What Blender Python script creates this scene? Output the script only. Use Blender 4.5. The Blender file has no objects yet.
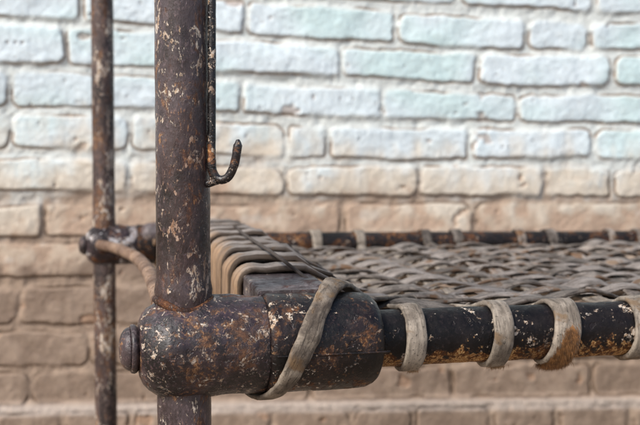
import bpy, math, random
import numpy as np
from mathutils import Vector

# ------------------------------------------------------------------ camera, sky, sun, exposure
S = bpy.context.scene
COL = S.collection
CAMZ = 0.60
F = 1078.0                                   # focal length in pixels of a 640 px wide picture
PITCH = math.radians(2.79)
cam_d = bpy.data.cameras.new('camera')
cam = bpy.data.objects.new('camera', cam_d); COL.objects.link(cam)
cam.location = (0, 0, CAMZ)
cam.rotation_euler = (math.radians(90) - PITCH, 0, 0)
cam_d.sensor_width = 36.0
cam_d.lens = F / 640 * 36
cam_d.clip_start = 0.02; cam_d.clip_end = 300
cam_d.dof.use_dof = True
cam_d.dof.focus_distance = 0.70
cam_d.dof.aperture_fstop = 12.5
S.camera = cam

SUN_EL, SUN_AZ = math.radians(44), math.radians(224)      # azimuth clockwise from +Y: the light comes from behind and left of the camera
w = bpy.data.worlds.new('World'); S.world = w; w.use_nodes = True
nt = w.node_tree
bg = nt.nodes['Background']
sky = nt.nodes.new('ShaderNodeTexSky'); sky.sky_type = 'NISHITA'; sky.sun_disc = False
sky.sun_elevation = SUN_EL; sky.sun_rotation = SUN_AZ
sky.air_density = 1.0; sky.dust_density = 3.0
nt.links.new(sky.outputs[0], bg.inputs[0]); bg.inputs[1].default_value = 0.075
sl = bpy.data.lights.new('sun', 'SUN'); sl.energy = 1.5; sl.angle = math.radians(14); sl.color = (1.0, 0.97, 0.93)
so = bpy.data.objects.new('sun', sl); COL.objects.link(so)
sd = Vector((math.sin(SUN_AZ) * math.cos(SUN_EL), math.cos(SUN_AZ) * math.cos(SUN_EL), math.sin(SUN_EL)))
so.rotation_euler = sd.to_track_quat('Z', 'Y').to_euler(); so.location = sd * 5
S.view_settings.view_transform = 'Standard'; S.view_settings.look = 'None'
S.view_settings.gamma = 1.0; S.view_settings.exposure = 1.4

# ------------------------------------------------------------------ helpers
R_ = random.Random(7)

def _hash(ix, iy, iz, seed):
    h = (ix.astype(np.int64) * 374761393 + iy.astype(np.int64) * 668265263 + iz.astype(np.int64) * 2147483647 + seed * 974711) & 0xFFFFFFFF
    h = ((h ^ (h >> 13)) * 1274126177) & 0xFFFFFFFF
    h = (h ^ (h >> 16)) & 0xFFFF
    return h / 32767.5 - 1.0

def vnoise(x, y, z, seed=0):
    x = np.asarray(x, float); y = np.asarray(y, float) + 0 * x; z = np.asarray(z, float) + 0 * x
    ix = np.floor(x); iy = np.floor(y); iz = np.floor(z)
    fx = x - ix; fy = y - iy; fz = z - iz
    fx = fx * fx * (3 - 2 * fx); fy = fy * fy * (3 - 2 * fy); fz = fz * fz * (3 - 2 * fz)
    def hh(a, b, c): return _hash(ix + a, iy + b, iz + c, seed)
    c00 = hh(0,0,0) * (1-fx) + hh(1,0,0) * fx; c10 = hh(0,1,0) * (1-fx) + hh(1,1,0) * fx
    c01 = hh(0,0,1) * (1-fx) + hh(1,0,1) * fx; c11 = hh(0,1,1) * (1-fx) + hh(1,1,1) * fx
    return (c00 * (1-fy) + c10 * fy) * (1-fz) + (c01 * (1-fy) + c11 * fy) * fz

def fbm(x, y, z, seed=0, octv=3):
    t = 0; a = 1.0; n = 0
    for o in range(octv):
        t = t + a * vnoise(x * 2**o, y * 2**o, z * 2**o, seed + o * 17); n += a; a *= 0.5
    return t / n

def smooth(a, b, x):
    t = np.clip((x - a) / (b - a), 0, 1); return t * t * (3 - 2 * t)

def at(px, py, d):
    """a pixel of the photograph at forward distance d -> a point"""
    cx, cy = (px - 320) / F, -(py - 212.5) / F
    Y = math.cos(PITCH) + cy * math.sin(PITCH); Z = -math.sin(PITCH) + cy * math.cos(PITCH)
    k = d / Y
    return Vector((cx * k, d, Z * k + CAMZ))

def mesh_obj(name, verts, faces, mat, parent=None, uvs=None, colors=None, shade=True):
    me = bpy.data.meshes.new(name)
    me.from_pydata([tuple(v) for v in verts], [], faces)
    if uvs is not None:
        lay = me.uv_layers.new(name='UVMap')
        li = np.empty(len(me.loops), np.int32); me.loops.foreach_get('vertex_index', li)
        lay.data.foreach_set('uv', np.asarray(uvs, np.float32)[li].ravel())
    if colors is not None:
        a = me.color_attributes.new('albedo', 'FLOAT_COLOR', 'POINT')
        c = np.ones((len(verts), 4), np.float32); c[:, :3] = colors
        a.data.foreach_set('color', c.ravel())
    if shade: me.polygons.foreach_set('use_smooth', [True] * len(me.polygons))
    me.materials.append(mat); me.update()
    o = bpy.data.objects.new(name, me); COL.objects.link(o)
    if parent: o.parent = parent
    return o

def frames(P):
    P = [Vector(p) for p in P]; n = len(P); T = []
    for i in range(n):
        a = P[max(i-1, 0)]; b = P[min(i+1, n-1)]
        d = b - a
        T.append(d.normalized() if d.length > 1e-9 else (T[-1] if T else Vector((0,0,1))))
    ref = Vector((0,0,1)) if abs(T[0].z) < .9 else Vector((0,-1,0))
    U = []; u = ref - T[0] * ref.dot(T[0]); u.normalize()
    for t in T:
        u = u - t * u.dot(t); u.normalize(); U.append(u.copy())
    return P, T, U

def catmull(pts, step):
    pts = [Vector(p) for p in pts]; out = []
    ext = [pts[0] * 2 - pts[1]] + pts + [pts[-1] * 2 - pts[-2]]
    for i in range(1, len(ext) - 2):
        p0, p1, p2, p3 = ext[i-1:i+3]
        n = max(2, int((p2 - p1).length / step))
        for k in range(n):
            t = k / n
            out.append(0.5 * ((2*p1) + (p2-p0)*t + (2*p0-5*p1+4*p2-p3)*t*t + (3*p1-p0-3*p2+p3)*t**3))
    out.append(pts[-1]); return out

def sweep(P, r, seg=32, lump=0.0, lscale=60, seed=1, squash=None, cap=True):
    """tube through P with radius r[i]; lump = noise on the surface (m)"""
    P, T, U = frames(P)
    if not hasattr(r, '__len__'): r = [r] * len(P)
    V = []; Fc = []
    for p, t, u, rr in zip(P, T, U, r):
        v = t.cross(u)
        for k in range(seg):
            a = 2 * math.pi * k / seg
            sx, sy = (squash if squash else (1, 1))
            V.append(p + (u * math.cos(a) * sx + v * math.sin(a) * sy) * rr)
    V = np.array([tuple(v) for v in V])
    if lump:
        C = np.repeat(np.array([tuple(p) for p in P]), seg, axis=0)
        D = V - C; L = np.linalg.norm(D, axis=1, keepdims=True) + 1e-9
        nz = fbm(V[:,0]*lscale, V[:,1]*lscale, V[:,2]*lscale, seed, 3)
        V = V + D / L * (lump * nz)[:, None] * np.minimum(1, L / 0.004)
    n = len(P)
    for i in range(n-1):
        for k in range(seg):
            k2 = (k+1) % seg
            Fc.append((i*seg+k, i*seg+k2, (i+1)*seg+k2, (i+1)*seg+k))
    if cap:
        Fc.append(tuple(range(seg-1, -1, -1))); Fc.append(tuple((n-1)*seg + k for k in range(seg)))
    return V, Fc

def ribbon(P, N, W, th=0.003, seed=1, curl=0.0, wob=0.0, lump=0.0006, pillow=False):
    """flat strap: centre line P, face normals N, width W[i], rounded edges, a little curl and wobble"""
    n = len(P)
    prof = [(-1,0.0),(-.97,.55),(-.85,.95),(-.45,1.0),(0,1.0),(.45,1.0),(.85,.95),(.97,.55),(1,0.0),(.97,-.55),(.85,-.9),(0,-.9),(-.85,-.9),(-.97,-.55)]
    if pillow: prof = [(math.cos(math.pi-i*math.pi/7), math.sin(i*math.pi/7)**.45) for i in range(8)] + [(math.cos(-i*math.pi/7), -.5*math.sin(i*math.pi/7)) for i in range(1,7)]
    m = len(prof); V = []; UV = []; L = 0; Fc = []
    for i in range(n):
        p = Vector(P[i]); a = Vector(P[max(i-1,0)]); b = Vector(P[min(i+1,n-1)])
        t = (b - a).normalized(); nn = Vector(N[i]); nn = (nn - t * nn.dot(t)).normalized(); s = t.cross(nn)
        if i: L += (p - Vector(P[i-1])).length
        wv = W[i] if hasattr(W, '__len__') else W
        wv *= 1 + 0.10 * float(vnoise(L*25, seed*3.1, 0, seed))
        off = wob * float(vnoise(L*18, seed*1.7, 5, seed))
        for (q, h) in prof:
            V.append(p + s * (q * wv/2 + off) + nn * (h * (th[i] if hasattr(th, '__len__') else th)/2 + curl * (q*q) * wv))
            UV.append((q * wv/2, L + (0 if pillow else seed * .37)))
    V = np.array([tuple(v) for v in V])
    if lump:
        for ax in range(3):
            V[:, ax] += lump * fbm(V[:,0]*140, V[:,1]*140, V[:,2]*140, seed + ax*31, 2)
    for i in range(n-1):
        for k in range(m):
            k2 = (k+1) % m
            Fc.append((i*m+k, i*m+k2, (i+1)*m+k2, (i+1)*m+k))
    Fc.append(tuple(range(m-1,-1,-1))); Fc.append(tuple((n-1)*m+k for k in range(m)))
    return V, Fc, UV

# ------------------------------------------------------------------ materials
class NT:
    def __init__(s, name):
        s.m = bpy.data.materials.new(name); s.m.use_nodes = True
        s.t = s.m.node_tree; s.b = s.t.nodes['Principled BSDF']
    def n(s, typ, **kw):
        x = s.t.nodes.new(typ)
        for k, v in kw.items():
            if k.startswith('i_'): x.inputs[k[2:].replace('_', ' ')].default_value = v
            else: setattr(x, k, v)
        return x
    def l(s, a, b): s.t.links.new(a, b)
    def noise(s, vec, scale, detail=4, rough=.6, dist=0.0):
        x = s.n('ShaderNodeTexNoise'); x.inputs['Scale'].default_value = scale; x.inputs['Detail'].default_value = detail
        x.inputs['Roughness'].default_value = rough; x.inputs['Distortion'].default_value = dist
        s.l(vec, x.inputs['Vector']); return x.outputs['Fac']
    def mr(s, v, a, b, lo=0.0, hi=1.0):
        x = s.n('ShaderNodeMapRange'); x.interpolation_type = 'SMOOTHSTEP'
        for k, q in (('From Min', a), ('From Max', b), ('To Min', lo), ('To Max', hi)): x.inputs[k].default_value = q
        s.l(v, x.inputs['Value']); return x.outputs[0]
    def mix(s, fac, a, b, typ='MIX'):
        x = s.n('ShaderNodeMix', data_type='RGBA', blend_type=typ)
        for sock, val in ((x.inputs[0], fac), (x.inputs[6], a), (x.inputs[7], b)):
            if isinstance(val, (int, float)): sock.default_value = val
            elif isinstance(val, tuple): sock.default_value = (*val, 1)
            else: s.l(val, sock)
        return x.outputs[2]
    def math(s, op, a, b=0.0):
        x = s.n('ShaderNodeMath', operation=op)
        for sock, val in ((x.inputs[0], a), (x.inputs[1], b)):
            if isinstance(val, (int, float)): sock.default_value = val
            else: s.l(val, sock)
        return x.outputs[0]
    def bump(s, h, strength, dist):
        x = s.n('ShaderNodeBump'); x.inputs['Strength'].default_value = strength; x.inputs['Distance'].default_value = dist
        s.l(h, x.inputs['Height']); s.l(x.outputs[0], s.b.inputs['Normal'])

def iron(name, dark=(.016,.011,.012), mid=(.075,.05,.052), rust=.5, chips=.5, under=None, rustcol=(.27,.10,.028), ochre=(.50,.30,.12),
         chipcol=(.56,.49,.41), rough=(.38,.75), scale=1.0, midbias=.5, streak=1.0, spec=.28, stain=(.38,.33,.33), chipz=None, cscale=1.25, omb=.012, pits=1.0):
    """old dark paint with rust patches, ochre flakes and pale chips. rust/chips 0..1; under = (z below which rust gathers, softness)"""
    k = NT(name); tc = k.n('ShaderNodeTexCoord').outputs['Object']
    mp = k.n('ShaderNodeMapping'); mp.inputs['Scale'].default_value = (1, 1, streak); k.l(tc, mp.inputs[0]); v = mp.outputs[0]
    big = k.noise(v, 34*scale, 5, .62, .4)
    medn = k.noise(v, 130*scale, 7, .72, .5)
    fine = k.noise(v, 420*scale, 5, .65)
    gr = k.noise(v, 1300*scale, 2, .6)
    base = k.mix(k.mr(big, .36 + .2*(1-midbias) - .1, .62 + .2*(1-midbias) - .1), dark, mid)
    base = k.mix(k.mr(fine, .52, .66, 0, .55), base, tuple(min(1, c*2.3) for c in mid))
    base = k.mix(k.mr(gr, .56, .70, 0, .6), base, tuple(c*.5 for c in dark))
    # brown rust wash
    rsum = k.math('ADD', k.math('MULTIPLY', big, .45), k.math('MULTIPLY', medn, .55))
    bias = 0.0
    if under:
        sx = k.n('ShaderNodeSeparateXYZ'); k.l(tc, sx.inputs[0])
        g = k.mr(sx.outputs[2], under[0]-under[1], under[0]+under[1], under[2], -under[3])
        rsum = k.math('ADD', rsum, g)
    t0 = .60 - .13*rust
    rm = k.mr(rsum, t0-.02, t0+.05)
    rcol = k.mix(k.mr(fine, .42, .60), tuple(c*.45 for c in rustcol), rustcol)
    base = k.mix(k.math('MULTIPLY', rm, .85), base, rcol)
    # bright ochre flakes inside the rust
    clus = k.mr(k.noise(v, 17*scale*(1.6 if streak < 1 else 1), 3, .55, .9), .44, .58, .10, 1)
    om = k.mr(k.math('ADD', k.math('MULTIPLY', rsum, .55), k.math('MULTIPLY', fine, .45)), t0+omb, t0+omb+.03)
    om = k.math('MULTIPLY', om, clus if not under else 1.0)
    base = k.mix(k.math('MULTIPLY', om, .9), base, k.mix(k.mr(gr, .4, .62), rustcol, ochre))
    # pale chips
    ch = k.n('ShaderNodeMapping'); ch.inputs['Location'].default_value = (3.7, 1.3, 8.1); k.l(v, ch.inputs[0])
    cn = k.noise(ch.outputs[0], 60*scale*cscale, 4, .6, 1.2); cf = k.noise(ch.outputs[0], 380*scale*cscale, 6, .75, .4)
    cs = k.math('ADD', k.math('MULTIPLY', cn, .58), k.math('MULTIPLY', cf, .42))
    c0 = .655 - .14*chips
    if chipz:
        sz = k.n('ShaderNodeSeparateXYZ'); k.l(tc, sz.inputs[0])
        cs = k.math('ADD', cs, k.math('MULTIPLY', k.mr(sz.outputs[2], chipz[0], chipz[1], chipz[2], 0), k.mr(sz.outputs[2], ZR, ZR+.02)))
        rsum = k.math('ADD', rsum, 0)
    cl2 = k.mr(k.noise(ch.outputs[0], 15*scale*(1.6 if streak < 1 else 1), 3, .55, .9), .40, .56, -.045, .022)
    cm = k.mr(k.math('ADD', cs, cl2), c0, c0+.018)
    base = k.mix(cm, base, k.mix(k.mr(fine, .4, .62), chipcol, tuple(c*q for c, q in zip(chipcol, (.62,.48,.36)))))
    stn = k.noise(v, 20*scale, 6, .7, .8)
    base = k.mix(k.mr(stn, .42, .60, 0, .8), base, stain, 'MULTIPLY')
    k.l(base, k.b.inputs['Base Color'])
    k.b.inputs['Specular IOR Level'].default_value = spec
    rr = k.math('ADD', k.mr(medn, .35, .65, rough[0], rough[1]), k.math('MULTIPLY', rm, .2))
    k.l(rr, k.b.inputs['Roughness'])
    h = k.math('ADD', k.math('MULTIPLY', medn, .45), k.math('MULTIPLY', fine, .35))
    h = k.math('ADD', h, k.math('MULTIPLY', cm, .45)); h = k.math('ADD', h, k.math('MULTIPLY', k.mr(k.noise(v, 210*scale, 3, .5), .60, .68), -.35*pits)); h = k.math('ADD', h, k.math('MULTIPLY', rm, -.25))
    k.bump(h, .8, .0014)
    return k.m

def hide(name, c1=(.34,.29,.25), c2=(.17,.14,.12), brown=(.21,.115,.05), brownamt=.3, pale=None, rough=.72, vary=.35, edge_shade=None, side=False):
    k = NT(name); uv = k.n('ShaderNodeUVMap').outputs[0]; tc = k.n('ShaderNodeTexCoord').outputs['Object']
    mp = k.n('ShaderNodeMapping'); mp.inputs['Scale'].default_value = (1, .12, 1); k.l(uv, mp.inputs[0])
    cx = k.n('ShaderNodeCombineXYZ'); k.l(k.n('ShaderNodeObjectInfo').outputs['Random'], cx.inputs[2]); k.l(cx.outputs[0], mp.inputs['Location'])
    st = k.noise(mp.outputs[0], 420, 5, .65, .3)                       # fibres along the strap
    st2 = k.noise(mp.outputs[0], 120, 4, .6, .5)
    bl = k.noise(tc, 55, 5, .62, .3); fn = k.noise(tc, 520, 4, .65)
    oi = k.n('ShaderNodeObjectInfo').outputs['Random']
    base = k.mix(k.mr(bl, .36, .64), c2, c1)
    base = k.mix(k.mr(st, .48, .64, 0, .75), base, tuple(c*.45 for c in c2))
    base = k.mix(k.mr(st2, .5, .72, 0, .45), base, tuple(min(1, c*1.35) for c in c1))
    bm = k.mr(k.noise(tc, 38, 4, .6, .6), .62 - .2*brownamt, .70 - .2*brownamt)
    base = k.mix(k.math('MULTIPLY', bm, .8), base, brown)
    base = k.mix(k.mr(fn, .56, .68, 0, .75), base, tuple(c*.3 for c in c2))
    if side:                                                      # the sheltered turn over the beam keeps its tan colour
        sv = k.n('ShaderNodeSeparateXYZ'); k.l(uv, sv.inputs[0])
        base = k.mix(k.mr(k.math('ADD', sv.outputs[1], k.math('MULTIPLY', bl, .02)), .058, .075, .8, 0), base, k.mix(k.mr(st, .4, .62), (.30,.19,.105), (.17,.10,.055)))
    if edge_shade:                                                      # dark edges of the wide wraps: painted shade of the gaps between them
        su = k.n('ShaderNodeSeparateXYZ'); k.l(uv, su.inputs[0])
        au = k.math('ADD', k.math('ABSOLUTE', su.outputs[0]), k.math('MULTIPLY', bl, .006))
        base = k.mix(k.mr(au, edge_shade[0], edge_shade[1], 0, .93), base, (.030,.018,.010))
    hs = k.n('ShaderNodeHueSaturation'); k.l(base, hs.inputs['Color'])
    k.l(k.mr(oi, 0, 1, 1-vary, 1+vary*.6), hs.inputs['Value'])
    k.l(hs.outputs[0], k.b.inputs['Base Color'])
    k.b.inputs['Roughness'].default_value = rough
    k.b.inputs['Specular IOR Level'].default_value = .3
    h = k.math('ADD', k.math('MULTIPLY', st, .7), k.math('MULTIPLY', fn, .4))
    k.bump(h, .6, .0012)
    return k.m

def plain(name, c, rough=.8, nscale=40, var=.5, bump=.4, bdist=.003):
    k = NT(name); tc = k.n('ShaderNodeTexCoord').outputs['Object']
    a = k.noise(tc, nscale, 6, .65); b = k.noise(tc, nscale*9, 4, .6)
    base = k.mix(k.mr(a, .3, .7), tuple(x*(1-var) for x in c), c)
    base = k.mix(k.mr(b, .55, .7, 0, .5), base, tuple(x*.5 for x in c))
    k.l(base, k.b.inputs['Base Color']); k.b.inputs['Roughness'].default_value = rough
    k.bump(k.math('ADD', a, k.math('MULTIPLY', b, .4)), bump, bdist); return k.m

# ------------------------------------------------------------------ ground
g = plain('packed_earth', (.30,.23,.17), .95, 9, .4)
V = [(-9,-9,0),(9,-9,0),(9,9,0),(-9,9,0)]
gr = mesh_obj('ground', V, [(0,1,2,3)], g, shade=False); gr['kind'] = 'structure'

# ------------------------------------------------------------------ bed coordinates: s along the rails, t across the bed, z up
OX, OY = -0.0897, 0.7055
ANG = math.radians(14.56)
U = Vector((math.cos(ANG), math.sin(ANG), 0)); N = Vector((-math.sin(ANG), math.cos(ANG), 0)); ZV = Vector((0,0,1))
ZR = CAMZ - 0.123                      # axis height of the front rail
def B(s, t, z=0.0): return Vector((OX, OY, 0)) + U*s + N*t + ZV*z

# ------------------------------------------------------------------ brick wall
ROWS = [  # (top curve, bottom curve, joints) in the photograph's pixels on the wall's face
 ([(0,-92),(640,-61)], [(0,-60),(640,-29)], [-60,84,230,372,520,660]),
 ([(0,-52),(320,-36),(640,-21)], [(0,-18),(320,-3),(460,4),(590,11),(640,13)], [20,165,310,460,595,730]),
 ([(0,-12),(255,3),(390,12),(520,21),(640,24)], [(0,16),(77,20),(155,24),(260,36),(360,40),(480,48),(640,50)], [-66,82,246,397,526,589,690]),
 ([(0,24),(62,29),(155,31),(215,41),(330,47),(365,50),(474,54),(610,57),(640,58)], [(0,62),(62,64),(155,66),(215,72),(330,75),(474,83),(550,86),(640,86)], [-70,67,205,341,478,612,745]),
 ([(0,70),(87,74),(155,78),(280,86),(385,90),(520,95),(640,96)], [(0,106),(87,107),(155,108),(240,111),(378,118),(517,121),(640,123)], [9,99,242,381,518,655]),
 ([(0,116),(93,117),(155,117),(220,122),(336,128),(470,130),(640,130)], [(0,148),(93,149),(155,150),(286,156),(400,159),(590,157),(640,158)], [11,130,286,328,470,593,720]),
 ([(0,160),(93,161),(210,166),(290,168),(421,165),(544,169),(640,171)], [(0,190),(93,190),(282,195),(415,195),(544,195),(640,197)], [-20,128,286,418,545,612,740]),
 ([(0,207),(43,204),(210,206),(344,204),(640,203)], [(0,236),(210,236),(640,235)], [42,196,343,474,650]),
 ([(0,244),(640,243)], [(0,277),(640,275)], [-30,112,250,395,530,668]),
 ([(0,292),(20,288),(640,283)], [(0,324),(640,316)], [19,162,305,440,585,720]),
 ([(0,333),(640,326)], [(0,366),(640,357)], [-55,90,232,372,512,655]),
 ([(0,374),(640,364)], [(0,404),(640,393)], [30,170,312,452,592,735]),
 ([(0,413),(640,404)], [(0,452),(640,444)], [-6,62,130,200,268,350,410,487,550,624,694]),
 ([(0,462),(640,453)], [(0,496),(640,486)], [40,182,322,466,606]),
 ([(0,505),(640,495)], [(0,538),(640,528)], [-30,112,252,392,532,672]),
]
WD = 1.87                                                       # the wall runs parallel to the bed
W0 = Vector((0, WD, 0))
def build_wall():
    a = np.concatenate([np.arange(-2.4,-.75,.012), np.arange(-.75,.80,.0021), np.arange(.80,2.6,.012)])
    z = np.concatenate([np.arange(0,.10,.012), np.arange(.10,.97,.0021), np.arange(.97,2.2,.014)])
    A, Z = np.meshgrid(a, z)
    X = A*U.x; Y = WD + A*U.y
    # pixel of each wall point (only to look a brick up in the table above)
    cy = math.cos(PITCH); sy = math.sin(PITCH)
    dz = Z - CAMZ
    dep = Y*cy - dz*sy; up = Y*sy + dz*cy
    px = 320 + F*X/dep; py = 212.5 - F*up/dep
    wx = px + 2.2*fbm(A*16, Z*16, 0, 3, 2) + 1.0*vnoise(A*70, Z*70, 0, 5)
    wy = py + 2.0*fbm(A*14, Z*14, 7, 9, 2) + 0.9*vnoise(A*75, Z*75, 3, 15)
    best = np.full(A.shape, -30.0); rnd = np.zeros(A.shape); under = np.zeros(A.shape); rowi = np.zeros(A.shape)
    rows = list(enumerate(ROWS))
    for k in range(1, 24):                                       # more courses above the picture
        j = [x + (73 if k % 2 else 0) + 13*math.sin(k*3.3) for x in range(-60, 760, 143)]
        rows.append((100+k, ([(0,-92-40*k),(640,-61-38*k)], [(0,-60-40*k),(640,-29-38*k)], j)))
    for ri, (top, bot, joints) in rows:
        def curve(c):
            xs = [q[0] for q in c]; ys = [q[1] for q in c]
            sl = (ys[-1]-ys[0])/(xs[-1]-xs[0])
            return np.interp(wx, xs, ys) + np.where(wx < xs[0], (wx-xs[0])*sl, 0) + np.where(wx > xs[-1], (wx-xs[-1])*sl, 0)
        yt = curve(top); yb = curve(bot)
        header = ri == 12
        js = sorted(joints); st = 66 if header else 142
        while js[0] > -900: js.insert(0, js[0]-st-7*math.sin(js[0]))
        while js[-1] < 1500: js.append(js[-1]+st+7*math.sin(js[-1]))
        js = np.array(js)
        idx = np.searchsorted(js, wx)
        idx = np.clip(idx, 1, len(js)-1)
        gap = 3.6 + 2.4*np.abs(np.sin(idx*2.7+ri*1.3)); gap2 = 3.6 + 2.4*np.abs(np.sin((idx+1)*2.7+ri*1.3))
        x0 = js[idx-1] + gap*.55; x1 = js[idx] - gap2*.55
        x0 = np.where(header, x0+2, x0)
        hx = np.minimum(wx-x0, x1-wx); hy = np.minimum(wy-yt, yb-wy)
        r = 6.0 + 3*np.sin(idx*5.1+ri)                              # rounded corners
        qx = np.maximum(r-hx, 0); qy = np.maximum(r-hy, 0)
        s = np.where((qx > 0) & (qy > 0), r-np.sqrt(qx**2+qy**2), np.minimum(hx, hy))
        rv = np.abs(np.sin(idx*12.9898+ri*78.233)*43758.5453) % 1
        m = s > best
        best = np.where(m, s, best); rnd = np.where(m, rv, rnd); rowi = np.where(m, ri, rowi)
        under = np.where(m, np.where(np.abs(wy-yb) < np.abs(wy-yt), 1.0, 0.0), under)
    s = best
    face = smooth(-4.5, 2.6, s)
    lowf = fbm(A*9, Z*9, 1, 21, 3); med = fbm(A*45, Z*45, 2, 33, 3); fin = fbm(A*170, Z*170, 2, 41, 2)
    worn = smooth(.50, .43, Z + .035*lowf)
    h = face*(.0014+.0034*rnd)*(.75+.25*smooth(.40,.56,Z)) + .0035*lowf + .0012*med + .0006*fin
    h += face*.0014*(fbm(A*22+rnd*40, Z*30, rnd*9, 51, 2))
    h -= .0035*(1-face)*np.abs(med)
    crev = np.exp(-((s+.6)/1.0)**2) * smooth(-.15, .35, fbm(A*12, Z*40, 4, 61, 3) + .30*under)
    h -= crev*.0036
    chip = smooth(.52, .62, fbm(A*20, Z*30, 6, 71, 4)) * face
    pit = smooth(.72, .82, fbm(A*85, Z*85, 6, 75, 2))*face
    h -= chip*.0025 + pit*.003
    rowK = (rowi == 12) | (rowi == 13) | (rowi == 14)
    h += smooth(-6, 3, py - np.interp(px, [0,640], [406,396]))*.018          # the footing course stands a little proud
    # ---- the colours the wall really has
    def c(*v): return np.array(v)[None, None, :]
    def mixc(a_, b_, f): return a_*(1-f[..., None]) + b_*f[..., None]
    zz = Z + .05*lowf + .028*med + .036*(rnd-.5) + .045*fbm(A*40, Z*9, 5, 101, 4)
    left = smooth(.1, -.5, A)
    zz = zz - .012*left
    white = mixc(c(.65,.745,.795), c(.555,.725,.735), smooth(-.12,.55,fbm(A*5, Z*8, 3, 81, 3) + .25*smooth(-.1,.5,A)))
    white = white*(0.93+.10*rnd[..., None])
    cream = c(.62,.555,.46) + .05*med[..., None]
    tan = mixc(c(.46,.335,.25), c(.54,.44,.345), smooth(-.3,.4,med+.4*(rnd-.5)))
    brown = mixc(c(.212,.155,.117), c(.285,.215,.165), smooth(-.3,.4,med+.5*(rnd-.5)))
    col = mixc(brown, tan, smooth(.395,.475,zz+.03*smooth(0,.5,A)))
    col = mixc(col, cream, smooth(.498,.548,zz+.022*smooth(0,.5,A)))
    col = mixc(col, white, smooth(.555,.655,zz))
    mort = mixc(c(.30,.225,.17), c(.585,.62,.60), smooth(.50,.62,zz))
    col = mixc(mort, col, smooth(-1.5,3.0,s)*.85+.0)
    dirt = mixc(c(.11,.07,.045), c(.24,.14,.075), smooth(.5,.62,zz))
    col = mixc(col, dirt+0*col, np.clip(crev*1.1,0,1))
    col = mixc(col, c(.36,.22,.14)+0*col, np.clip(chip*.55+pit*.5,0,1))
    smear = smooth(.15,.5,fbm(A*14, Z*60, 8, 91, 4))
    col = mixc(col, c(.55,.46,.36)+0*col, smear*.35*smooth(.72,.52,zz)*smooth(.45,.52,zz))
    col = mixc(col, c(.40,.36,.33)+0*col, smooth(8,2,np.abs(py-np.interp(px,[0,640],[409,401])))*.55)
    lime = smooth(.42,.56,fbm(A*12, Z*16, 9, 95, 4))*smooth(.40,.50,zz)          # lime left on the bare bricks
    col = mixc(col, c(.62,.58,.52)+0*col, lime*.5*smooth(.60,.52,zz))
    col = col*(1+.10*fin[..., None])
    P = np.stack([X - N.x*h, Y - N.y*h, Z], -1).reshape(-1, 3)
    nz, na = A.shape
    I = np.arange(nz*na).reshape(nz, na)
    q = np.stack([I[:-1,:-1], I[:-1,1:], I[1:,1:], I[1:,:-1]], -1).reshape(-1, 4)
    # thickness: a back face and the rim
    nv = len(P); th = .24
    e = np.array([[A[0,0]*U.x+N.x*th, WD+A[0,0]*U.y+N.y*th, 0],[A[0,-1]*U.x+N.x*th, WD+A[0,-1]*U.y+N.y*th, 0],
                  [A[0,-1]*U.x+N.x*th, WD+A[0,-1]*U.y+N.y*th, Z[-1,0]],[A[0,0]*U.x+N.x*th, WD+A[0,0]*U.y+N.y*th, Z[-1,0]]])
    P = np.concatenate([P, e]); C = np.concatenate([col.reshape(-1,3), np.tile([.5,.45,.4], (4,1))])
    me = bpy.data.meshes.new('brick_wall')
    F_ = q.tolist()
    F_.append([nv+1, nv, nv+3, nv+2])
    F_.append(list(I[-1,:]) + [nv+2, nv+3]); F_.append([nv, nv+1] + list(I[0,::-1]))
    F_.append(list(I[:,0]) [::-1] + [nv, nv+3][::1] if False else [nv+3] + list(I[::-1,0]) + [nv]); F_.append([nv+1] + list(I[:,-1]) + [nv+2])
    me.from_pydata(P.tolist(), [], F_)
    at_ = me.color_attributes.new('albedo', 'FLOAT_COLOR', 'POINT')
    cc = np.ones((len(P), 4), np.float32); cc[:, :3] = np.clip(C, .01, .9); at_.data.foreach_set('color', cc.ravel())
    me.polygons.foreach_set('use_smooth', [True]*(len(F_)-5)+[False]*5)
    k = NT('limewashed_brick')
    vc = k.n('ShaderNodeVertexColor'); vc.layer_name = 'albedo'; tc = k.n('ShaderNodeTexCoord').outputs['Object']
    a1 = k.noise(tc, 260, 5, .65); a2 = k.noise(tc, 60, 5, .6)
    b_ = k.mix(k.mr(a1, .52, .70, 0, .25), vc.outputs[0], (.34,.25,.18))
    b_ = k.mix(k.mr(a2, .35, .65, .0, .16), b_, (.80,.80,.76), 'SOFT_LIGHT')
    k.l(b_, k.b.inputs['Base Color']); k.b.inputs['Roughness'].default_value = .92; k.b.inputs['Specular IOR Level'].default_value = .2
    k.bump(a1, .5, .0015)
    me.materials.append(k.m); me.update()
    o = bpy.data.objects.new('brick_wall', me); COL.objects.link(o)
    o['label'] = 'old brick wall, whitewashed above and bare brown below, behind the bed'; o['category'] = 'wall'
    return o
build_wall()

# ------------------------------------------------------------------ the bed: one thing, everything else is a part of it
bed = bpy.data.objects.new('iron_bed', None); COL.objects.link(bed); bed.location = (0,0,0)
bed['label'] = 'rusty iron bed frame with woven rawhide straps in front of the brick wall'; bed['category'] = 'bed'

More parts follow.
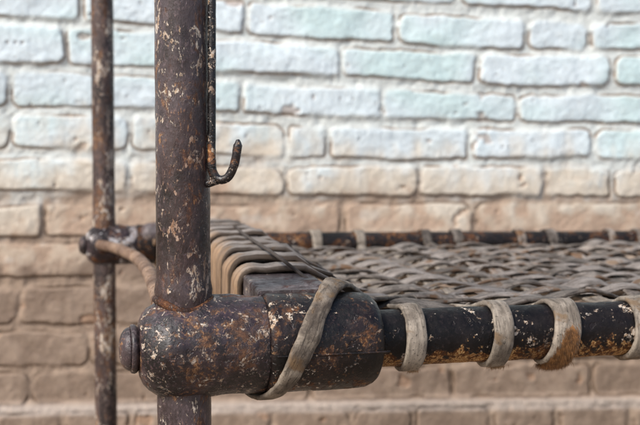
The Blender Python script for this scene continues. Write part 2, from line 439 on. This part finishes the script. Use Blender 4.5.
M_post = iron('post_paint', dark=(.011,.007,.007), mid=(.066,.048,.051), rust=.45, chips=.60, rustcol=(.13,.052,.022), ochre=(.38,.22,.095), midbias=.75, streak=.5, rough=(.20,.36), spec=.5, stain=(.42,.28,.23), chipz=(ZR+.03, ZR+.11, .04), cscale=1.9, pits=.5)
M_joint = iron('joint_paint', dark=(.006,.004,.0045), mid=(.054,.035,.041), rust=.66, chips=.56, rustcol=(.135,.055,.022), ochre=(.34,.19,.085), midbias=.55, rough=(.26,.55), scale=.95, spec=.5, stain=(.30,.22,.20), cscale=1.5)
M_socket = iron('socket_paint', dark=(.004,.0028,.0025), mid=(.022,.013,.012), rust=.54, chips=.54, rustcol=(.13,.048,.016), ochre=(.40,.235,.095), rough=(.26,.55), scale=.9, spec=.36, stain=(.30,.22,.20), cscale=1.4)
M_rail = iron('rail_paint', dark=(.003,.0025,.0027), mid=(.011,.008,.008), rust=.16, chips=.54, under=(ZR-.003,.015,.17,.15), rustcol=(.19,.07,.018), ochre=(.52,.34,.15), rough=(.34,.65), spec=.22, omb=-.012, scale=.75, cscale=1.3)
M_farrail = iron('far_rail_paint', dark=(.005,.004,.004), mid=(.020,.013,.012), rust=.60, chips=.40, rustcol=(.16,.06,.02), ochre=(.40,.22,.09), rough=(.4,.7))
M_thin = iron('thin_post_paint', dark=(.014,.009,.009), mid=(.095,.066,.060), rust=.6, chips=.90, rustcol=(.15,.065,.028), ochre=(.32,.20,.11), chipcol=(.52,.47,.41), streak=.5, midbias=.75, rough=(.3,.55), spec=.45, cscale=1.2)
M_farjoint = iron('far_joint_paint', dark=(.010,.007,.008), mid=(.05,.035,.038), rust=.4, chips=1.02, rustcol=(.20,.08,.03), chipcol=(.55,.56,.58), scale=.6, rough=(.3,.6), cscale=.8)
M_hook = iron('hook_paint', dark=(.004,.0035,.004), mid=(.016,.013,.014), rust=.2, chips=.64, rough=(.18,.36), spec=.5, cscale=2)
M_bolt = iron('bolt_paint', dark=(.012,.008,.009), mid=(.055,.038,.040), rust=.38, chips=.40, midbias=.75, rough=(.28,.5), spec=.45)
M_tie = iron('tie_rod_rust', dark=(.12,.072,.048), mid=(.27,.185,.13), rust=.35, chips=.35, rustcol=(.19,.09,.04), midbias=.7, rough=(.55,.85), chipcol=(.40,.33,.26))
M_beam = iron('beam_paint', dark=(.045,.034,.034), mid=(.125,.105,.106), rust=.45, chips=.4, rustcol=(.09,.032,.022), ochre=(.18,.09,.055), midbias=.75, rough=(.35,.65), spec=.4)
M_weld = iron('weld_rust', dark=(.02,.011,.009), mid=(.06,.032,.024), rust=.75, chips=.5, rustcol=(.14,.05,.018), ochre=(.34,.17,.07), rough=(.45,.75), scale=1.6)
M_hide = hide('weathered_hide', c1=(.25,.213,.182), c2=(.076,.061,.050), brown=(.105,.050,.018), brownamt=.42, vary=.45)
M_wrap = hide('pale_hide', c1=(.30,.257,.208), c2=(.135,.110,.086), brown=(.15,.095,.05), brownamt=.2, vary=.12)
M_edge = hide('tan_hide', c1=(.245,.215,.192), c2=(.140,.118,.102), brown=(.16,.10,.055), brownamt=.20, vary=.18, edge_shade=(.0150,.0190), side=True)
M_hair = plain('brown_hair', (.27,.12,.035), .6, 260, .75, .0)
M_hair2 = plain('tan_hair', (.34,.22,.12), .6, 120, .6, .0)
M_cord = plain('dark_cord', (.06,.045,.036), .8, 150, .5, .3, .001)

def lerp(a, b, t): return a + (b-a)*t
def profile(pts, step):
    """(axis, radius) corner list -> dense list, a little rounded"""
    out = []
    for (a, r), (b, q) in zip(pts, pts[1:]):
        n = max(1, int(math.hypot(b-a, q-r)/step))
        for i in range(n): out.append((lerp(a,b,i/n), lerp(r,q,i/n)))
    out.append(pts[-1]); return out

# posts ------------------------------------------------------------
def post(name, s, t, r, z0, z1, mat, seed, flare):
    prof = profile([(z0, r*.6), (z0+.004, r), (z1-.012, r), (z1-.004, r*.8), (z1, r*.25)], .006)
    P = [B(s, t, z) for z, _ in prof]; rr = []
    for z, q in prof:
        d = z - flare[0]
        rr.append(q + (flare[1]*math.exp(-d/.005) if d > 0 else flare[1]*math.exp(d/.004)*.35 if d > -.02 else 0))
    V, Fc = sweep(P, rr, 44, .00055, 90, seed)
    return mesh_obj(name, V, Fc, mat, bed)
post('bed_post', 0, 0, .0177, 0, 1.02, M_post, 3, (ZR+.0338, .0030))
zf = CAMZ - .109
post('bed_post', -.0115, .70, .0141, 0, .98, M_thin, 5, (zf+.0255, .002))
post('bed_post', 1.86, 0, .0177, 0, 1.02, M_post, 13, (ZR+.0335, .0035))
post('bed_post', 1.86, .70, .0141, 0, .98, M_thin, 15, (zf+.0255, .002))

V, Fc = sweep([B(.0182*math.cos(a), .0182*math.sin(a), ZR+.0322-.0065*abs(math.sin(a))**3) for a in [2*math.pi*i/60 for i in range(61)]], [.0023+.0004*math.sin(i*.21) for i in range(61)], 14, .0008, 90, 17)
mesh_obj('weld', V, Fc, M_weld, bed)

# corner joints: cast ball on the post, a socket for the rail, a bolt through the end -----------------
JP = [(-.0302,.004),(-.0300,.0128),(-.0292,.0178),(-.0270,.0225),(-.0235,.0264),(-.019,.0296),(-.013,.0321),(-.005,.0335),(.008,.0337),(.02,.0334),(.034,.0328),(.046,.0322),(.0515,.0319),(.0527,.0314)]
KP = [(.0520,.0300),(.0528,.0315),(.0545,.0335),(.0565,.0338),(.060,.0334),(.075,.0332),(.095,.0331),(.108,.0330),(.117,.0327),(.1225,.0320),(.1265,.0305),(.1292,.0282),(.1308,.0252),(.1316,.0222),(.1319,.0190)]
def joint(s0, t0, z0, k, flip, mj, ms, seed, lug=True):
    f = -1 if flip else 1
    def pt(a): return B(s0 + f*a*k, t0, z0)
    pr = profile(JP, .0012)
    V, Fc = sweep([pt(a) for a, _ in pr], [r*k for _, r in pr], 96, .0022, 42, seed)
    j = mesh_obj('corner_joint', V, Fc, mj, bed)
    pr = profile(KP, .0012)
    V, Fc = sweep([pt(a) for a, _ in pr], [r*k for _, r in pr], 72, .0010, 60, seed+1)
    mesh_obj('rail_socket', V, Fc, ms, bed)
    # washer and domed bolt head, the dome with a worn slot
    pr = profile([(-.0352,.006),(-.0350,.0150),(-.0344,.0159),(-.0328,.0161),(-.0316,.0157),(-.029,.013)], .0008)
    V, Fc = sweep([pt(a) for a, _ in pr], [r*k for _, r in pr], 48, .0006, 120, seed+2)
    mesh_obj('washer', V, Fc, M_bolt, j)
    pr = [(-.0350 - .0072*math.sin(q), .0142*math.cos(q)**.8) for q in [i*math.pi/2/12 for i in range(13)]][::-1]
    V, Fc = sweep([pt(a) for a, _ in pr], [max(r,.0004)*k for _, r in pr], 40, .0006, 140, seed+3)
    mesh_obj('bolt_head', V, Fc, M_bolt, j)
    if lug:
        pr = [(.058,.002),(.0585,.008),(.062,.0135),(.068,.0165),(.076,.018),(.098,.018),(.106,.0165),(.112,.0130),(.116,.007),(.1165,.001)]
        V, Fc = sweep([B(s0+f*a*k, t0+(.019 if t0 < .3 else -.015), z0+.019*k) for a, _ in pr], [r*k for _, r in pr], 32, .0012, 80, seed+4)
        mesh_obj('socket_lug', V, Fc, M_beam, j)
joint(0, 0, ZR, 1.0, False, M_joint, M_socket, 21)
joint(-.0115, .70, zf, .77, False, M_farjoint, M_farrail, 31)
joint(1.86, 0, ZR, 1.0, True, M_joint, M_socket, 41)
joint(1.86, .70, zf, .77, True, M_farjoint, M_farrail, 51)
# cast seam that runs along the socket
V, Fc = sweep([B(.056+.0007*i, -.0331 if i < 104 else -.0331+.00012*(i-104)**1.5, ZR-.0035) for i in range(110)], .0007, 8)
mesh_obj('casting_seam', V, Fc, M_socket, bed)

# rails ------------------------------------------------------------
RR = .0196
SR = [i*.004 for i in range(int(.125/.004), int(1.74/.004))]
V, Fc = sweep([B(s, 0, ZR) for s in SR], RR, 56, .0008, 70, 61); mesh_obj('front_rail', V, Fc, M_rail, bed)
FR = .0152
def farz(s): return zf - .010*min(max(s,0),.8)/.8*(1 if s < .9 else max(0, 1-(s-.9)/.8))
V, Fc = sweep([B(s, .70, farz(s)) for s in [.085 + i*.006 for i in range(int(1.67/.006))]], FR, 36, .0008, 70, 63); mesh_obj('back_rail', V, Fc, M_farrail, bed)

# end beams: square bar from front to back ----------------------------------------
BW, BH = .052, .046
def beam_s(t): return .0503 + (.0932-.0503)*(t/.68)
ZB = CAMZ - .088
def zb(t): return CAMZ + float(np.interp(t, [-.02,.0,.10,.12,.165,.22,.27,.35,.45,.55,.68], [-.0885,-.088,-.0855,-.0845,-.082,-.0800,-.0790,-.0778,-.0783,-.080,-.085]))
def beam(flip, seed):
    V = []; Fc = []; n = 150; c = .0022
    sec = [(0,-BH+c),(0,-c),(c*.3,-c*.3),(c,0),(BW*.5,0),(BW-c,0),(BW-c*.3,-c*.3),(BW,-c),(BW,-BH+c),(BW-c,-BH),(c,-BH)]
    for i in range(n):
        t = .004 + .675*i/(n-1)
        for a, b in sec:
            s = beam_s(t) + a
            V.append(B(1.86-s if flip else s, t, zb(t)+b))
    m = len(sec); V = np.array([tuple(v) for v in V])
    V[:,2] += .0007*fbm(V[:,0]*60, V[:,1]*60, V[:,2]*60, seed, 3); V[:,0] += .0007*fbm(V[:,0]*60, V[:,1]*60, V[:,2]*60, seed+5, 3)
    for i in range(n-1):
        for k in range(m):
            q = (i*m+k, i*m+(k+1)%m, (i+1)*m+(k+1)%m, (i+1)*m+k); Fc.append(q if flip else q[::-1])
    Fc.append(tuple(range(m))); Fc.append(tuple((n-1)*m+k for k in range(m))[::-1])
    mesh_obj('end_beam', V, Fc, M_beam, bed, shade=False)
beam(False, 71); beam(True, 73)

# ------------------------------------------------------------------ rawhide weave
AMP = .0046
wefts = [.044+.0272*i for i in range(23)]                       # t of every strap that runs along the bed
front_s = [.1558, .2185, .2665, .3290]                               # wraps that the picture shows on the front rail
warps = front_s[:]
while warps[-1] < 1.70: warps.append(warps[-1] + .047 + .006*math.sin(len(warps)*2.1))
allw = [.125] + warps                                          # for the over-under count
def widx(s): return float(np.interp(s, allw, range(len(allw))))
def tidx(t): return float(np.interp(t, wefts, range(len(wefts))))
def zweave(s, t):
    a = CAMZ - .106 - .010*smooth(0,.25,t) - .004*math.sin(math.pi*min(max(t/.7,0),1))*min(1, max(s-.1,0)/.3) + .0035*float(vnoise(s*9, t*9, 0, 77))
    return float(a)

def warp_strap(k, s):
    """goes round the front rail, across the bed over and under, and round the back rail"""
    pts = []; nr = []; wd = []
    shown = k < 4
    rw = [.0148, .0148, .0205, .0180][k] if shown else R_.uniform(.016,.022)
    lean = [-.001,-.003,-.006,-.004][k] if shown else R_.uniform(-.004,.006)
    r = RR + .0019
    for i in range(30):
        ph = math.radians(-175 + i*(280/29))
        out = N*(-math.cos(ph)) + ZV*math.sin(ph)
        pts.append(B(s + lean*math.sin(ph)*-.6, 0, ZR) + out*r); nr.append(out); wd.append(rw)
    ww = R_.uniform(.012,.018); dr = R_.uniform(-.005,.005); tw = R_.uniform(-.15,.15); ph0 = R_.uniform(0,6)
    n = 150
    for i in range(n):
        t = .026 + (.672-.026)*i/(n-1)
        f = smooth(0, .12, i/(n-1))*smooth(1,.9,i/(n-1))
        z = zweave(s,t) - f*.0016 + f*AMP*.62*math.cos(math.pi*(tidx(t)+k))*(1+.3*math.sin(ph0+t*20))
        ss = s + dr*math.sin(math.pi*t/.7) + .003*math.sin(t*23+ph0)
        pts.append(B(ss, t, z)); a = tw*math.sin(t*17+ph0)
        nr.append(ZV*math.cos(a)+U*math.sin(a)); wd.append(lerp(rw, ww, float(smooth(0,.15,i/(n-1)))))
    r2 = FR + .002
    if k % 3 == 1:                                   # this one is tucked under instead of going round the back rail
        pts.append(B(s, .678, CAMZ-.128)); nr.append(ZV); wd.append(ww)
    else:
      for i in range(18):
        ph = math.radians(-10 + i*(215/17)); out = N*(-math.cos(ph)) + ZV*math.sin(ph)
        pts.append(B(s, .70, farz(s)) + out*r2); nr.append(out); wd.append(.009+.006*abs(math.sin(k*2.3)))
    V, Fc, UV = ribbon(pts, nr, wd, [.0042 if i < 30 else .0028 for i in range(len(pts))], 100+k, 0.0, .0015)
    return mesh_obj('hide_strap', V, Fc, M_wrap if shown else M_hide, bed, UV)

straps = [warp_strap(k, s) for k, s in enumerate(warps)]
def extra_strap(k, s):
    """runs across the bed between two of the wrapped straps, its ends tucked under"""
    pts = []; nr = []; ph0 = R_.uniform(0,6); tw = R_.uniform(-.15,.15); dr = R_.uniform(-.005,.005); ww = R_.uniform(.010,.015)
    for i in range(150):
        t = .030 + (.668-.030)*i/149
        f = smooth(0,.1,i/149)*smooth(1,.9,i/149)
        z = zweave(s,t) - (1-f)*.010 - f*.0016 - f*AMP*.62*math.cos(math.pi*(tidx(t)+k))*(1+.3*math.sin(ph0+t*20))
        pts.append(B(s + dr*math.sin(math.pi*t/.7)+.003*math.sin(t*25+ph0), t, z)); a = tw*math.sin(t*19+ph0)
        nr.append(ZV*math.cos(a)+U*math.sin(a))
    V, Fc, UV = ribbon(pts, nr, ww, .0028, 400+k, 0.0, .0015)
    return mesh_obj('hide_strap', V, Fc, M_hide, bed, UV)
for k, (a, b) in enumerate(zip(allw, allw[1:])): extra_strap(k, (a+b)/2)

edges = [.080,.124,.170,.218,.266,.316,.366,.416,.468,.522,.578,.640]
def weft_strap(j, t, wrap):
    pts = []; nr = []; wd = []
    ph0 = R_.uniform(0,6); tw = R_.uniform(-.2,.2); ww = R_.uniform(.0165,.0215)
    if wrap is not None:
        tc = (edges[wrap]+edges[wrap+1])/2; wb = (edges[wrap+1]-edges[wrap])*(.74+.1*math.sin(j*1.9)); ZB = zb(tc)
        o = .0038 + .0015*math.sin(j*2.3); c = .012; s0 = beam_s(tc)
        sl = math.atan2(.0932-.0503, .68)                      # the beam stands a little askew
        raw = [(-o,-BH-.006,(-1,0)),(-o,-BH*.6,(-1,0)),(-o,-BH*.3,(-1,0))]
        for q in range(7):
            a = math.pi - q*math.pi/12
            raw.append((-o+c+c*math.cos(a), o-c+c*math.sin(a), (math.cos(a), math.sin(a))))
        for x in (.018,.028,.038,.047): raw.append((x, o+.0006*math.sin(x*200+j), (0,1)))
        raw.append((BW+.006, -.0035, (.5,.86)))
        sk = .010*math.sin(j*2.9)
        for a, b, nn in raw:
            pts.append(B(s0+a, tc + sk*max(a,0)/BW, ZB+b + .0007*math.sin(a*110+j*1.3)*(a > .012))); nr.append(U*nn[0]+ZV*nn[1]); wd.append(wb)
    else:
        tc = t; ZB = zb(tc)
        for a, b in ((BW-.03,-BH-.004),(BW-.010,-BH-.004),(BW+.004,-.035)):
            pts.append(B(beam_s(tc)+a, tc, ZB+b)); nr.append(ZV); wd.append(ww)
    s_start = beam_s(tc)+BW+.02
    n = 520; end = 1.86 - beam_s(t) - BW - .006
    for i in range(n):
        s = s_start + (end-s_start)*i/(n-1)
        f = float(smooth(s_start, s_start+.05, s))
        z = zweave(s,t) - f*AMP*math.cos(math.pi*(widx(s)+j))*(1+.3*math.sin(ph0+s*20))
        tt = lerp(tc + (sk if wrap is not None else 0), t, float(smooth(s_start-.01, s_start+.11, s))) + .004*math.sin(s*19+ph0) + .0025*math.sin(s*47+ph0*2)
        z = lerp(ZB-.010 if wrap is not None else z-.01, z, float(smooth(s_start-.005, s_start+.035, s)))
        a = tw*math.sin(s*21+ph0) + .10*math.sin(s*55+ph0*3)
        pts.append(B(s, tt, z)); nr.append(ZV*math.cos(a)+N*math.sin(a)); wd.append(lerp(wd[0], ww, float(smooth(s_start-.02, s_start+.045, s))))
    ZB = zb(t); pts.append(B(1.86-beam_s(t)-BW+.004, t, ZB+.002)); nr.append(ZV); wd.append(ww)
    pts.append(B(1.86-beam_s(t)-.01, t, ZB+.003)); nr.append(ZV); wd.append(ww)
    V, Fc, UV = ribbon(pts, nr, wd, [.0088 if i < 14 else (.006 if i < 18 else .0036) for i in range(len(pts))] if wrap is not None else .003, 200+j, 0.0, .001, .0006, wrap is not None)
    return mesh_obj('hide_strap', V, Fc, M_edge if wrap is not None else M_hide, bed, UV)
wi = 0
for j, t in enumerate(wefts):
    wr = (j-2)//2 if j >= 2 and j % 2 == 0 and (j-2)//2 < 11 else None
    weft_strap(j, t, wr)

# lashing strap round the socket ----------------------------------------------------
pts = []; nr = []; wd = []
keys = [(-150,.044),(-115,.048),(-88,.0525),(-60,.0575),(-30,.0640),(0,.0715),(30,.0805),(60,.0910),(90,.1035),(115,.116),(138,.130)]
for i in range(60):
    ph = lerp(-150, 138, i/59); s = float(np.interp(ph, [k[0] for k in keys], [k[1] for k in keys])); a = math.radians(ph)
    out = N*(-math.cos(a)) + ZV*math.sin(a)
    extra = .0028 + (.004*math.exp(-((ph-95)/40)**2))
    pts.append(B(s,0,ZR)+out*(.0331+extra)); nr.append(out); wd.append(.0138 + .0018*math.sin(i*.3))
for s, t, z in ((.142,.036,-.1005),(.156,.050,-.1025),(.176,.066,-.106),(.205,.085,-.112)):
    pts.append(B(s,t,CAMZ+z)); nr.append(ZV); wd.append(.014)
dense = catmull(pts, .003); 
nn = [nr[min(len(nr)-1, int(i*len(nr)/len(dense)))] for i in range(len(dense))]
ww_ = [wd[min(len(wd)-1, int(i*len(wd)/len(dense)))] for i in range(len(dense))]
V, Fc, UV = ribbon(dense, nn, ww_, .0034, 301, -.05, .0012, .0009)
M_lash = hide('lashing_hide', c1=(.255,.212,.165), c2=(.078,.060,.046), brown=(.16,.098,.048), brownamt=.25, vary=.02)
lash = mesh_obj('lashing_strap', V, Fc, M_lash, bed, UV); lash['label'] = 'grey hide strap wound slantwise round the corner socket'

# hair left on the hide --------------------------------------------------------------
def hair(parent, s, ph0, ph1, sw, count, ln, mat, seed, label=None, down=.5, shift=0.0):
    rr = random.Random(seed); V = []; Fc = []
    for _ in range(count):
        q = rr.random(); q = q*(1-.35*rr.random()) if shift else q; ph = math.radians(lerp(ph0, ph1, q)); ds = rr.gauss(0, sw*.42*(1.15-.55*q if shift else 1))
        ds = max(-sw, min(sw, ds))
        out = N*(-math.cos(ph)) + ZV*math.sin(ph); tan = N*(-math.sin(ph)) - ZV*math.cos(ph)     # tan points down the front
        ds -= shift*(1 - (ph - math.radians(ph0))/math.radians(ph1-ph0))
        p = B(s+ds, 0, ZR) + out*(RR+.0030+.0012*rr.random())
        L = ln*rr.uniform(.4,1.3); d = (tan*rr.uniform(.5,1.0) + out*rr.uniform(.08,.5) + U*rr.gauss(0,.3) - ZV*down*rr.random()).normalized()
        side = d.cross(out); side.normalize(); wv = rr.uniform(.00009,.00020)
        p1 = p + d*L*.5; p2 = p + d*L*.95 - ZV*L*.2*rr.random() - out*L*.12
        i = len(V); V += [p-side*wv, p+side*wv, p1+side*wv*.8, p1-side*wv*.8, p2]
        Fc += [(i,i+1,i+2,i+3),(i+3,i+2,i+4)]
    o = mesh_obj('hair_tuft', V, Fc, mat, parent)
    if label: o['label'] = label
    return o
hair(straps[2], .2700, -90, 24, .0085, 7000, .0070, M_hair, 1, 'patch of rusty brown hair left on the hide strap', .7, .009)
hair(straps[0], warps[0]+.002, -105, -66, .006, 220, .0035, M_hair2, 2)
hair(straps[1], warps[1]+.002, -105, -62, .007, 480, .0045, M_hair2, 3)
hair(straps[2], .2665, -105, -66, .011, 1100, .006, M_hair2, 4)

# hook bar on the post ----------------------------------------------------------------
d = .699
path = catmull([at(207,-78,d), at(210.5,-66,d), at(211.8,-40,d), at(211.8,40,d), at(211.7,120,d), at(211.6,160,d), at(212.4,171,d), at(216.5,178,d), at(221.5,180,d-.001), at(227,178,d-.002), at(231.5,172,d-.003), at(235,162,d-.004), at(237,151,d-.005), at(238,143,d-.005), at(237.6,139.5,d-.005)], .0015)
n = len(path); rad = [.0027]*n
for i in range(n):
    q = n-1-i
    if q < 28: rad[i] = .0029
    if q < 3: rad[i] = .0029*(.35+.2*q)
V, Fc = sweep(path, rad, 18, .0003, 300, 81); hk = mesh_obj('hook', V, Fc, M_hook, bed)
hk['label'] = 'dark iron rod on the post, bent into a hook at its lower end'
pw = [at(204,184,.700), at(209,183.5,.699), at(213,182,.699), at(218,180.5,.699)]
V, Fc = sweep(catmull(pw, .001), .0026, 16, .0004, 300, 82); mesh_obj('weld', V, Fc, M_hook, hk)

# brace rod between the joints, and the wire coil on the back socket ----------------------
V, Fc = sweep(catmull([at(100,245,1.352), at(107,246,1.33), at(121,250,1.24), at(138,259,1.10), at(150,274,.95), at(158,296,.82), at(163,318,.76)], .006), .0064, 24, .0006, 90, 91)
tr = mesh_obj('brace_rod', V, Fc, M_tie, bed); tr['label'] = 'curved tan brace rod running from the far joint to the near one'
cp = []
for i in range(4*28):
    a = 2*math.pi*i/28; s = .050 + .0062*i/28
    cp.append(B(s, .70, zf) + (N*(-math.cos(a)) + ZV*math.sin(a))*.0272)
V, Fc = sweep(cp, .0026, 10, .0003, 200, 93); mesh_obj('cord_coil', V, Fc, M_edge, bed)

# loose cord end on the weave -----------------------------------------------------------
V, Fc = sweep(catmull([at(234,226,1.04), at(240,231,1.03), at(248,237,.97), at(262,246,.88), at(280,258,.80), at(298,272,.80), at(314,284,.778), at(326,291,.765)], .004), .0014, 10, .0004, 200, 95)
mesh_obj('loose_cord', V, Fc, M_cord, bed)
